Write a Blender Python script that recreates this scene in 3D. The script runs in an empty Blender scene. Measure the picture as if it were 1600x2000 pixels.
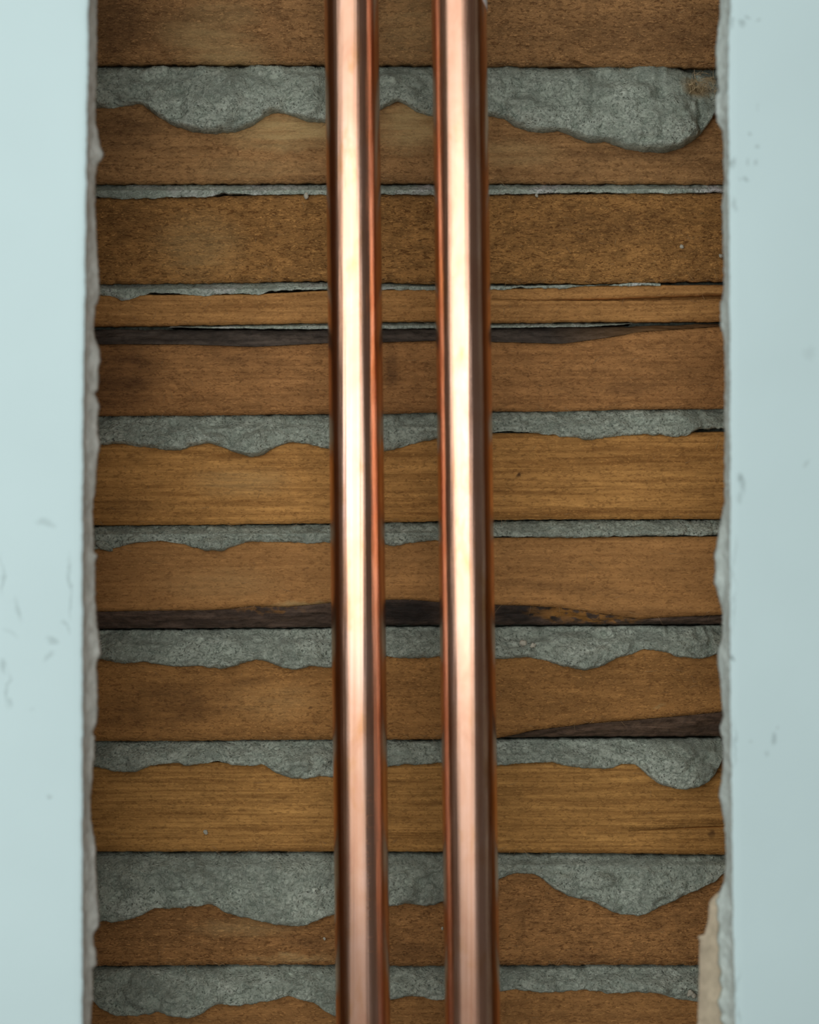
import bpy, math, random
import numpy as np
from mathutils import Vector

random.seed(7)
rng = np.random.default_rng(7)
scene = bpy.context.scene
COL = scene.collection

# ------------------------------------------------------------------ camera
DIST = 0.75          # camera to the lath faces (m)
FPX = 3300.0         # focal length in pixels of a 1600 x 2000 frame
cam_data = bpy.data.cameras.new('camera')
cam_data.sensor_fit = 'VERTICAL'
cam_data.sensor_height = 36.0
cam_data.sensor_width = 28.8
cam_data.lens = FPX / 2000.0 * 36.0
cam_data.clip_start = 0.01
cam_data.dof.use_dof = True
cam_data.dof.focus_distance = 0.742
cam_data.dof.aperture_fstop = 4.0
cam = bpy.data.objects.new('camera', cam_data)
cam.location = (0, -DIST, 0)
cam.rotation_euler = (math.pi / 2, 0, 0)
COL.objects.link(cam)
scene.camera = cam

# ------------------------------------------------------------------ world, light, exposure
world = bpy.data.worlds.new('room_air')
scene.world = world
world.use_nodes = True
bg = world.node_tree.nodes['Background']
bg.inputs[0].default_value = (1.0, 0.88, 0.78, 1)
bg.inputs[1].default_value = 0.065


def area(name, loc, target, sx, sy, power, col=(1, 1, 1), spread=math.pi):
    d = bpy.data.lights.new(name, 'AREA')
    d.shape = 'RECTANGLE'
    d.size, d.size_y = sx, sy
    d.energy = power
    d.color = col
    d.spread = spread
    o = bpy.data.objects.new(name, d)
    o.location = loc
    o.rotation_euler = (Vector(target) - Vector(loc)).to_track_quat('-Z', 'Y').to_euler()
    COL.objects.link(o)
    return o


# the room's window behind and left of the camera: one bright light, plus dimmer fill panels added above and below
WX, WY = -0.47, -1.02
for nm, z0_, z1_, rad in (('window_main', -0.15, 0.37, 2.2), ('fill_panel_upper', 0.38, 1.0, 0.95), ('fill_panel_lower', -0.40, -0.16, 0.8), ('fill_panel_bottom', -0.85, -0.41, 0.22)):
    zc = (z0_ + z1_) / 2
    area(nm, (WX, WY, zc), (WX, 0, zc), 1.60, z1_ - z0_, rad * math.pi * 1.60 * (z1_ - z0_), (1.0, 0.99, 0.97))

scene.view_settings.view_transform = 'Standard'
scene.view_settings.look = 'None'
scene.view_settings.gamma = 1.0
scene.view_settings.use_curve_mapping = False
scene.view_settings.exposure = 0.25


# ------------------------------------------------------------------ helpers
def wx(px, y=0.0):
    return (np.asarray(px, float) - 800.0) / FPX * (y + DIST)


def wz(py, y=0.0):
    return (1000.0 - np.asarray(py, float)) / FPX * (y + DIST)


def vnoise(x, y, seed=0):
    """smooth value noise on the plane, -1..1"""
    x = np.asarray(x, float); y = np.asarray(y, float)
    xi = np.floor(x).astype(np.int64); yi = np.floor(y).astype(np.int64)
    fx = x - xi; fy = y - yi
    fx = fx * fx * fx * (fx * (fx * 6 - 15) + 10)
    fy = fy * fy * fy * (fy * (fy * 6 - 15) + 10)

    def h(a, b):
        n = (a * 374761393 + b * 668265263 + seed * 1442695041) & 0xFFFFFFFF
        n = ((n ^ (n >> 13)) * 1274126177) & 0xFFFFFFFF
        n = n ^ (n >> 16)
        return (n & 0xFFFF) / 32767.5 - 1.0
    a = h(xi, yi); b = h(xi + 1, yi); c = h(xi, yi + 1); d = h(xi + 1, yi + 1)
    return (a + (b - a) * fx) + ((c + (d - c) * fx) - (a + (b - a) * fx)) * fy


def fbm(x, y, seed=0, octv=4, gain=0.5):
    s = 0; amp = 1.0; f = 1.0
    for o in range(octv):
        s = s + amp * vnoise(np.asarray(x) * f, np.asarray(y) * f, seed + 17 * o)
        amp *= gain; f *= 2.03
    return s


def curve(pts, xs, sigma=5.0):
    p = sorted(pts)
    y = np.interp(xs, [a for a, b in p], [b for a, b in p])
    if sigma > 0:
        step = xs[1] - xs[0]
        r = max(1, int(3 * sigma / step))
        k = np.exp(-0.5 * (np.arange(-r, r + 1) * step / sigma) ** 2); k /= k.sum()
        y = np.convolve(np.pad(y, r, mode='edge'), k, 'valid')
    return y


def link(name, verts, faces, mat, parent=None, smooth=True, uvs=None):
    me = bpy.data.meshes.new(name)
    me.from_pydata([tuple(map(float, v)) for v in verts], [], faces)
    if smooth:
        me.polygons.foreach_set('use_smooth', [True] * len(me.polygons))
    me.update()
    if mat:
        me.materials.append(mat)
    o = bpy.data.objects.new(name, me)
    COL.objects.link(o)
    if parent:
        o.parent = parent
    return o


def grid_faces(nu, nv, off=0, flip=False):
    """verts indexed off + v*nu + u"""
    f = []
    for v in range(nv - 1):
        b = off + v * nu
        for u in range(nu - 1):
            q = (b + u, b + u + 1, b + nu + u + 1, b + nu + u)
            f.append(q[::-1] if flip else q)
    return f


def label(o, text):
    o['label'] = text
    return o


# ------------------------------------------------------------------ node helpers
class NT:
    def __init__(s, name):
        s.m = bpy.data.materials.new(name)
        s.m.use_nodes = True
        s.t = s.m.node_tree
        s.bsdf = s.t.nodes['Principled BSDF']
        s.co = s.t.nodes.new('ShaderNodeTexCoord').outputs['Object']

    def link(s, a, b):
        s.t.links.new(a, b)

    def put(s, inp, v):
        if isinstance(v, bpy.types.NodeSocket):
            s.link(v, inp)
        else:
            inp.default_value = v

    def math(s, op, a, b=0.0, clamp=False):
        n = s.t.nodes.new('ShaderNodeMath'); n.operation = op; n.use_clamp = clamp
        s.put(n.inputs[0], a); s.put(n.inputs[1], b)
        return n.outputs[0]

    def mapping(s, scale, loc=(0, 0, 0), rot=(0, 0, 0), vec=None):
        n = s.t.nodes.new('ShaderNodeMapping')
        s.link(vec or s.co, n.inputs[0])
        n.inputs['Scale'].default_value = scale
        n.inputs['Location'].default_value = loc
        n.inputs['Rotation'].default_value = rot
        return n.outputs[0]

    def noise(s, vec, scale=1.0, detail=3.0, rough=0.55, dist=0.0):
        n = s.t.nodes.new('ShaderNodeTexNoise')
        s.link(vec, n.inputs['Vector'])
        n.inputs['Scale'].default_value = scale
        n.inputs['Detail'].default_value = detail
        n.inputs['Roughness'].default_value = rough
        n.inputs['Distortion'].default_value = dist
        return n.outputs['Fac']

    def ramp(s, fac, stops):
        n = s.t.nodes.new('ShaderNodeValToRGB')
        s.link(fac, n.inputs[0])
        e = n.color_ramp.elements
        while len(e) < len(stops):
            e.new(0.5)
        for i, (p, c) in enumerate(stops):
            e[i].position = p
            e[i].color = (c, c, c, 1) if isinstance(c, (int, float)) else (*c, 1)
        return n.outputs[0]

    def mix(s, fac, a, b, mode='MIX'):
        n = s.t.nodes.new('ShaderNodeMix'); n.data_type = 'RGBA'; n.blend_type = mode
        s.put(n.inputs[0], fac)
        for i, v in ((6, a), (7, b)):
            s.put(n.inputs[i], v if isinstance(v, bpy.types.NodeSocket) else (*v, 1))
        return n.outputs[2]

    def bump(s, h, dist, strength=1.0, normal=None):
        n = s.t.nodes.new('ShaderNodeBump')
        n.inputs['Strength'].default_value = strength
        n.inputs['Distance'].default_value = dist
        s.link(h, n.inputs['Height'])
        if normal:
            s.link(normal, n.inputs['Normal'])
        return n.outputs[0]

    def spots(s, lst, y=0.0, warp=0.0):
        """soft elliptical colour spots: (px, py, rx, ry, angle, strength) in lath-plane pixels"""
        total = None
        vec = s.co
        if warp:
            nn = s.t.nodes.new('ShaderNodeTexNoise')
            s.link(s.co, nn.inputs['Vector']); nn.inputs['Scale'].default_value = 160; nn.inputs['Detail'].default_value = 3
            a = s.t.nodes.new('ShaderNodeVectorMath'); a.operation = 'SUBTRACT'
            s.link(nn.outputs['Color'], a.inputs[0]); a.inputs[1].default_value = (.5, .5, .5)
            b = s.t.nodes.new('ShaderNodeVectorMath'); b.operation = 'SCALE'
            s.link(a.outputs[0], b.inputs[0]); b.inputs['Scale'].default_value = warp
            c = s.t.nodes.new('ShaderNodeVectorMath'); c.operation = 'ADD'
            s.link(s.co, c.inputs[0]); s.link(b.outputs[0], c.inputs[1])
            vec = c.outputs[0]
        k = (y + DIST) / FPX
        for (px, py, rx, ry, ang, st) in lst:
            n = s.t.nodes.new('ShaderNodeMapping'); n.vector_type = 'TEXTURE'
            s.link(vec, n.inputs[0])
            n.inputs['Location'].default_value = (float(wx(px, y)), 0, float(wz(py, y)))
            n.inputs['Rotation'].default_value = (0, ang, 0)
            n.inputs['Scale'].default_value = (rx * k, 1000.0, ry * k)
            g = s.t.nodes.new('ShaderNodeTexGradient'); g.gradient_type = 'SPHERICAL'
            s.link(n.outputs[0], g.inputs[0])
            v = s.math('MULTIPLY', g.outputs['Fac'], st * 1.6, clamp=True)
            v = s.math('MINIMUM', v, st)
            total = v if total is None else s.math('MAXIMUM', total, v)
        return total


def lin(r, g, b):
    f = lambda c: (c / 255 / 12.92) if c / 255 <= 0.04045 else ((c / 255 + 0.055) / 1.055) ** 2.4
    return (f(r), f(g), f(b))


# ------------------------------------------------------------------ materials
def wood(name, base, grain=0.5, fuzz=0.5, seed=0, pale=None, dark=None, fine=520.0):
    n = NT(name)
    off = (seed * 1.37, seed * 0.71, seed * 2.13)
    broad = n.noise(n.mapping((9, 9, 38), off), 1, 3, 0.6, 0.3)
    g1 = n.noise(n.mapping((16, 30, fine), off), 1, 4, 0.65, 0.5)
    g2 = n.noise(n.mapping((30, 60, fine * 2.6), off), 1, 2, 0.6)
    mott = n.noise(n.mapping((130, 130, 230), off), 1, 4, 0.65, 0.6)
    fleck = n.noise(n.mapping((360, 360, 900), off, (0, 0.25, 0)), 1, 3, 0.6, 1.2)
    fib = n.noise(n.mapping((420, 420, 1500), off, (0, -0.35, 0)), 1, 2, 0.5, 1.6)
    b = np.array(base) * np.array((1.06, 0.92, 0.66))
    lo = tuple(b * np.array((0.44, 0.36, 0.28))); hi = tuple(np.minimum(b * np.array((1.6, 1.66, 1.75)), .85))
    col = n.ramp(broad, [(0.3, tuple(b * 0.66)), (0.5, tuple(b * .95)), (0.72, tuple(b * 1.3))])
    gm = n.ramp(g1, [(0.30, 0.0), (0.70, 1.0)])
    col = n.mix(grain, col, n.mix(gm, lo, hi), 'MIX')
    col = n.mix(n.math('MULTIPLY', n.ramp(g2, [(0.3, 1.0), (0.55, 0.0)]), 0.45 * grain), col, lo)
    mm = n.ramp(mott, [(0.42, 0.0), (0.6, 1.0)])
    col = n.mix(n.math('MULTIPLY', mm, 0.12 + 0.5 * fuzz), col, tuple(b * 0.42))
    fm = n.math('MULTIPLY', n.ramp(fleck, [(0.53, 0.0), (0.62, 1.0)]), 0.35 + 0.5 * fuzz)
    col = n.mix(fm, col, tuple(b * np.array((0.3, 0.24, 0.18))))
    fm2 = n.math('MULTIPLY', n.ramp(fib, [(0.56, 0.0), (0.68, 1.0)]), 0.25 + 0.5 * fuzz)
    col = n.mix(fm2, col, hi)
    if pale:
        p = n.math('MULTIPLY', n.spots(pale, 0, 0.006), n.ramp(n.noise(n.mapping((40, 40, 420), off), 1, 3), [(0.3, 0.35), (0.6, 1.0)]))
        col = n.mix(p, col, lin(196, 170, 118))
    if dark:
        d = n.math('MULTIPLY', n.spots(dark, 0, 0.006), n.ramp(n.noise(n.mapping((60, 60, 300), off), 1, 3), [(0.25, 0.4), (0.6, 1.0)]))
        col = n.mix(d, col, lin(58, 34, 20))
    n.put(n.bsdf.inputs['Base Color'], col)
    n.bsdf.inputs['Roughness'].default_value = 0.8
    n.bsdf.inputs['Specular IOR Level'].default_value = 0.25
    h = n.math('ADD', n.math('MULTIPLY', g1, 0.6 * grain), n.math('MULTIPLY', fleck, -0.6 * fuzz))
    h = n.math('ADD', h, n.math('MULTIPLY', fib, 0.6 * fuzz))
    h = n.math('ADD', h, n.math('MULTIPLY', mott, -0.5 * fuzz))
    n.put(n.bsdf.inputs['Normal'], n.bump(h, 0.0015, 0.9))
    return n.m


def bark(name, base, seed=0, ochre=None, char=None, fade=None):
    n = NT(name)
    off = (seed * 1.7, seed, seed * 0.6)
    a = n.noise(n.mapping((22, 60, 330), off), 1, 4, 0.6, 0.5)
    c = n.noise(n.mapping((240, 240, 500), off), 1, 4, 0.65)
    b = np.array(base)
    col = n.ramp(a, [(0.32, tuple(b * 0.45)), (0.55, tuple(b)), (0.75, tuple(b * 1.7))])
    col = n.mix(n.ramp(c, [(0.45, 0.0), (0.65, 0.7)]), col, tuple(b * 0.35))
    if fade:
        col = n.mix(n.spots(fade, 0, 0.006), col, lin(112, 82, 46))
    if char:
        col = n.mix(n.spots(char, 0, 0.008), col, (0.016, 0.013, 0.011))
    if ochre:
        o = n.math('MULTIPLY', n.spots(ochre, 0, 0.008), n.ramp(n.noise(n.mapping((260, 260, 420), off), 1, 4), [(0.42, 0.0), (0.52, 1.0)]))
        col = n.mix(o, col, lin(150, 105, 48))
    n.put(n.bsdf.inputs['Base Color'], col)
    n.bsdf.inputs['Roughness'].default_value = 0.75
    n.bsdf.inputs['Specular IOR Level'].default_value = 0.3
    n.put(n.bsdf.inputs['Normal'], n.bump(n.math('ADD', a, c), 0.0011, 0.9))
    return n.m


def plaster_mat(name, tan=None, base=(0.56, 0.64, 0.54)):
    n = NT(name)
    big = n.noise(n.mapping((42, 42, 60)), 1, 4, 0.6, 0.4)
    mid = n.noise(n.mapping((380, 380, 460)), 1, 5, 0.75, 1.6)
    grit = n.noise(n.mapping((1100, 1100, 1100)), 1, 3, 0.7)
    v = n.t.nodes.new('ShaderNodeTexVoronoi')
    n.link(n.mapping((560, 560, 560)), v.inputs['Vector']); v.inputs['Scale'].default_value = 1.0
    pits = n.ramp(v.outputs['Distance'], [(0.10, 1.0), (0.28, 0.0)])
    pm = n.math('MULTIPLY', pits, n.ramp(big, [(0.35, 0.25), (0.6, 1.0)]))
    b = np.array(base)
    col = n.ramp(big, [(0.3, tuple(b * 0.62)), (0.52, tuple(b)), (0.72, tuple(np.minimum(b * 1.36, .85)))])
    col = n.mix(n.ramp(mid, [(0.40, 0.9), (0.53, 0.0)]), col, tuple(b * np.array((.45, .48, .47))))
    col = n.mix(n.ramp(grit, [(0.57, 0.0), (0.75, 0.8)]), col, tuple(np.minimum(b * 1.5, .9)))
    col = n.mix(n.math('MULTIPLY', pm, 0.4), col, tuple(b * 0.35))
    if tan:
        col = n.mix(n.spots(tan, 0, 0.005), col, lin(172, 146, 100))
    n.put(n.bsdf.inputs['Base Color'], col)
    n.bsdf.inputs['Roughness'].default_value = 0.95
    n.bsdf.inputs['Specular IOR Level'].default_value = 0.15
    h = n.math('ADD', n.math('MULTIPLY', mid, 1.0), n.math('MULTIPLY', grit, 0.6))
    h = n.math('SUBTRACT', h, n.math('MULTIPLY', pm, 0.7))
    n.put(n.bsdf.inputs['Normal'], n.bump(h, 0.0016, 1.0))
    return n.m


def copper(name, seed, stains=None):
    n = NT(name)
    off = (seed * 3.1, seed * 1.3, seed * 0.9)
    # drawn along the tube: very long thin streaks, slow tarnish patches
    streak = n.noise(n.mapping((520, 520, 1.3), off), 1, 4, 0.65)
    broad = n.noise(n.mapping((230, 230, 2.5), off), 1, 3, 0.5, 0.5)
    smear = n.noise(n.mapping((55, 55, 26), off), 1, 4, 0.6, 0.8)
    fine = n.noise(n.mapping((2500, 2500, 2500), off), 1, 2, 0.5)
    col = n.ramp(smear, [(0.3, (0.74, 0.40, 0.27)), (0.5, (0.82, 0.50, 0.355)), (0.7, (0.86, 0.56, 0.44))])
    col = n.mix(n.math('MULTIPLY', n.ramp(streak, [(0.36, 1.0), (0.47, 0.0)]), 0.5), col, (0.74, 0.38, 0.23))
    s = n.math('MULTIPLY', n.ramp(n.noise(n.mapping((90, 90, 30), (seed, 4, 2)), 1, 4, 0.6), [(0.56, 0.0), (0.68, 0.75)]), n.ramp(n.noise(n.mapping((260, 260, 130), off), 1, 4), [(0.25, 0.4), (0.55, 1.0)]))
    col = n.mix(s, col, (0.72, 0.37, 0.16))
    n.put(n.bsdf.inputs['Base Color'], col)
    n.bsdf.inputs['Metallic'].default_value = 1.0
    r = n.math('ADD', 0.10, n.math('MULTIPLY', streak, 0.13))
    r = n.math('ADD', r, n.math('MULTIPLY', broad, 0.07))
    n.put(n.bsdf.inputs['Roughness'], r)
    h = n.math('ADD', n.math('MULTIPLY', streak, 1.0), n.math('MULTIPLY', broad, 2.0))
    h = n.math('ADD', h, n.math('MULTIPLY', fine, 0.03))
    n.put(n.bsdf.inputs['Normal'], n.bump(h, 0.00016, 1.0))
    return n.m


def paint_mat(name, col, marks, y):
    n = NT(name)
    big = n.noise(n.mapping((14, 14, 14)), 1, 3, 0.5)
    fine = n.noise(n.mapping((900, 900, 900)), 1, 3, 0.5)
    roller = n.noise(n.mapping((260, 260, 260)), 1, 2, 0.5)
    b = np.array(col)
    c = n.ramp(big, [(0.3, tuple(b * 0.97)), (0.7, tuple(np.minimum(b * 1.02, .95)))])
    if marks:
        mk = n.math('MULTIPLY', n.spots(marks, y, 0.006), n.ramp(n.noise(n.mapping((230, 230, 160)), 1, 3), [(0.3, 0.35), (0.6, 1.0)]))
        c = n.mix(mk, c, lin(128, 150, 150))
    n.put(n.bsdf.inputs['Base Color'], c)
    n.bsdf.inputs['Roughness'].default_value = 0.62
    n.bsdf.inputs['Specular IOR Level'].default_value = 0.3
    n.put(n.bsdf.inputs['Normal'], n.bump(n.math('ADD', n.math('MULTIPLY', fine, 0.15), roller), 0.0002, 0.35))
    return n.m


def chalk(name, base, dusty=0.5):
    n = NT(name)
    a = n.noise(n.mapping((260, 260, 200)), 1, 4, 0.65)
    c = n.noise(n.mapping((1300, 1300, 1300)), 1, 2, 0.6)
    b = np.array(base)
    col = n.ramp(a, [(0.3, tuple(b * 0.78)), (0.55, tuple(b)), (0.75, tuple(np.minimum(b * 1.25, .92)))])
    n.put(n.bsdf.inputs['Base Color'], col)
    n.bsdf.inputs['Roughness'].default_value = 0.95
    n.bsdf.inputs['Specular IOR Level'].default_value = 0.1
    n.put(n.bsdf.inputs['Normal'], n.bump(n.math('ADD', a, n.math('MULTIPLY', c, 0.4)), 0.0007, 0.8))
    return n.m


def plain(name, col, rough=0.6):
    n = NT(name)
    v = n.noise(n.mapping((700, 700, 700)), 1, 3, 0.6)
    b = np.array(col)
    n.put(n.bsdf.inputs['Base Color'], n.ramp(v, [(0.3, tuple(b * 0.8)), (0.7, tuple(np.minimum(b * 1.15, .95)))]))
    n.bsdf.inputs['Roughness'].default_value = rough
    return n.m


# ------------------------------------------------------------------ wall_back: plaster seen from behind
X0, X1 = -110.0, 1710.0             # how far the laths and ridges run, in lath-plane pixels
M_PLASTER = plaster_mat('grey_lime_plaster', tan=[(1362, 172, 42, 26, 0.2, 0.85), (1392, 150, 22, 16, 0, 0.7)])
M_PALE = plaster_mat('pale_lime_plaster', base=(0.64, 0.75, 0.64))
M_STUD = wood('stud_pine', (0.42, 0.26, 0.13), 0.5, 0.4, 31)


def box(name, x0, x1, y0, y1, z0, z1, mat, parent=None):
    v = [(x, y, z) for x in (x0, x1) for y in (y0, y1) for z in (z0, z1)]
    f = [(0, 1, 3, 2), (4, 6, 7, 5), (0, 4, 5, 1), (2, 3, 7, 6), (0, 2, 6, 4), (1, 5, 7, 3)]
    o = link(name, v, f, mat, parent, smooth=False)
    bv = o.modifiers.new('edge', 'BEVEL'); bv.width = 0.0012; bv.segments = 2
    return o


wall_back = box('wall_back', -0.215, 0.215, 0.0160, 0.028, -0.285, 0.285, M_PLASTER)
wall_back['kind'] = 'structure'
label(wall_back, 'back wall of wooden laths with grey plaster squeezed between them')
for sx in (-1, 1):
    a, b = sorted((sx * 0.166, sx * 0.211))
    box('stud', a, b, -0.0898, -0.0003, -0.284, 0.284, M_STUD, wall_back)


# ---- laths: front face outlined by a top and a bottom curve
LT = 0.008


def lath_strip(xs, top, bot, seed, rough=1.0, nv=16, edge=3.0, crack=None):
    """closed strip: front face with rounded arrises, top, bottom and back"""
    nu = len(xs)
    k = DIST / FPX
    jit_b = 1.0 * rough * fbm(xs / 14.0, seed * 3.3, seed, 3) + 0.6 * rough * vnoise(xs / 2.7, seed, seed + 5)
    jit_t = 1.0 * rough * fbm(xs / 17.0, seed * 1.9, seed + 9, 3)
    top = top + jit_t; bot = bot + jit_b
    rows = []
    ts = np.linspace(0, 1, nv)
    X = wx(xs)
    rows.append((wz(top) - 0.0002, np.full(nu, LT)))            # back top
    plan = [(top + (bot - top) * t, 0.0) for t in ts]
    if crack is not None:
        cu, cl = crack
        dep = np.clip((cl - cu) * k * 8.0, 0, 0.0072)
        plan = [(top + (cu - top) * t, 0.0) for t in np.linspace(0, 1, 9)] + [(cu + 0.12 * (cl - cu) + .02, dep), (cl - 0.12 * (cl - cu) + .04, dep)] \
            + [(cl + .06 + (bot - cl - .06) * t, 0.0) for t in np.linspace(0, 1, 9)]
    for py, extra in plan:
        ed = np.minimum((py - top), (bot - py)) / edge
        rnd = np.clip(1 - ed, 0, 1) ** 2 * 0.0009
        rel = 0.00018 * fbm(xs / 90.0, py / 9.0, seed + 2, 3) + 0.00012 * rough * fbm(xs / 9.0, py / 5.0, seed + 4, 2)
        rows.append((wz(py), rnd + rel + 0.0002 + extra))
    rows.append((wz(bot) + 0.0002, np.full(nu, LT)))            # back bottom
    verts = []
    for z, y in rows:
        verts += list(zip(X, y, z))
    n = len(rows)
    faces = grid_faces(nu, n, 0, True)
    if crack is not None:      # rows 9 and 10 of the face are the two lips: leave the crack open
        gap = crack[1] - crack[0]
        a = 10 * nu
        faces = [q for q in faces if not (a <= min(q) < a + nu and gap[min(q) - a] > 0.4)]
    faces += [(u, u + 1, (n - 1) * nu + u + 1, (n - 1) * nu + u) for u in range(nu - 1)]
    faces.append(tuple(v * nu for v in range(n)))
    faces.append(tuple(v * nu + nu - 1 for v in range(n))[::-1])
    return verts, faces


def merge(parts):
    V, F = [], []
    for v, f in parts:
        o = len(V)
        V += v
        F += [tuple(i + o for i in q) for q in f]
    return V, F


XS = np.arange(X0, X1 + 1, 5.0)


def fibres(name, mat, parent, spots, seed, thick=1.0):
    """loose wood hairs: thin curved three-sided tubes"""
    r = np.random.default_rng(seed)
    V, F = [], []
    for (px, py, ln, ang, lift) in spots:
        p = np.array([float(wx(px)), -0.0001, float(wz(py))])
        d = np.array([math.cos(ang), -lift, math.sin(ang)])
        rad = r.uniform(0.00005, 0.00011) * thick
        bend = r.normal(0, 0.5, 3) * np.array((1, .25, 1))
        base = len(V)
        ns = 5
        for i in range(ns):
            t = i / (ns - 1)
            c = p + d * ln * t + bend * ln * t * t * 0.7
            c[1] = min(c[1], -0.0001)
            rr = rad * (1 - 0.75 * t)
            for a in range(3):
                th = a * 2.094
                V.append((c[0] + rr * math.cos(th) * -math.sin(ang), c[1] + rr * math.sin(th), c[2] + rr * math.cos(th) * math.cos(ang)))
        for i in range(ns - 1):
            for a in range(3):
                b = (a + 1) % 3
                F.append((base + i * 3 + a, base + i * 3 + b, base + (i + 1) * 3 + b, base + (i + 1) * 3 + a))
        F.append((base + 2, base + 1, base)); F.append((base + 12, base + 13, base + 14))
    o = link(name, V, F, mat, parent)
    o['kind'] = 'stuff'
    return o


M_HAIR = plain('wood_hair', (0.50, 0.33, 0.16), 0.7)
M_HAIR2 = plain('wood_hair_dark', (0.13, 0.07, 0.03), 0.8)

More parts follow.
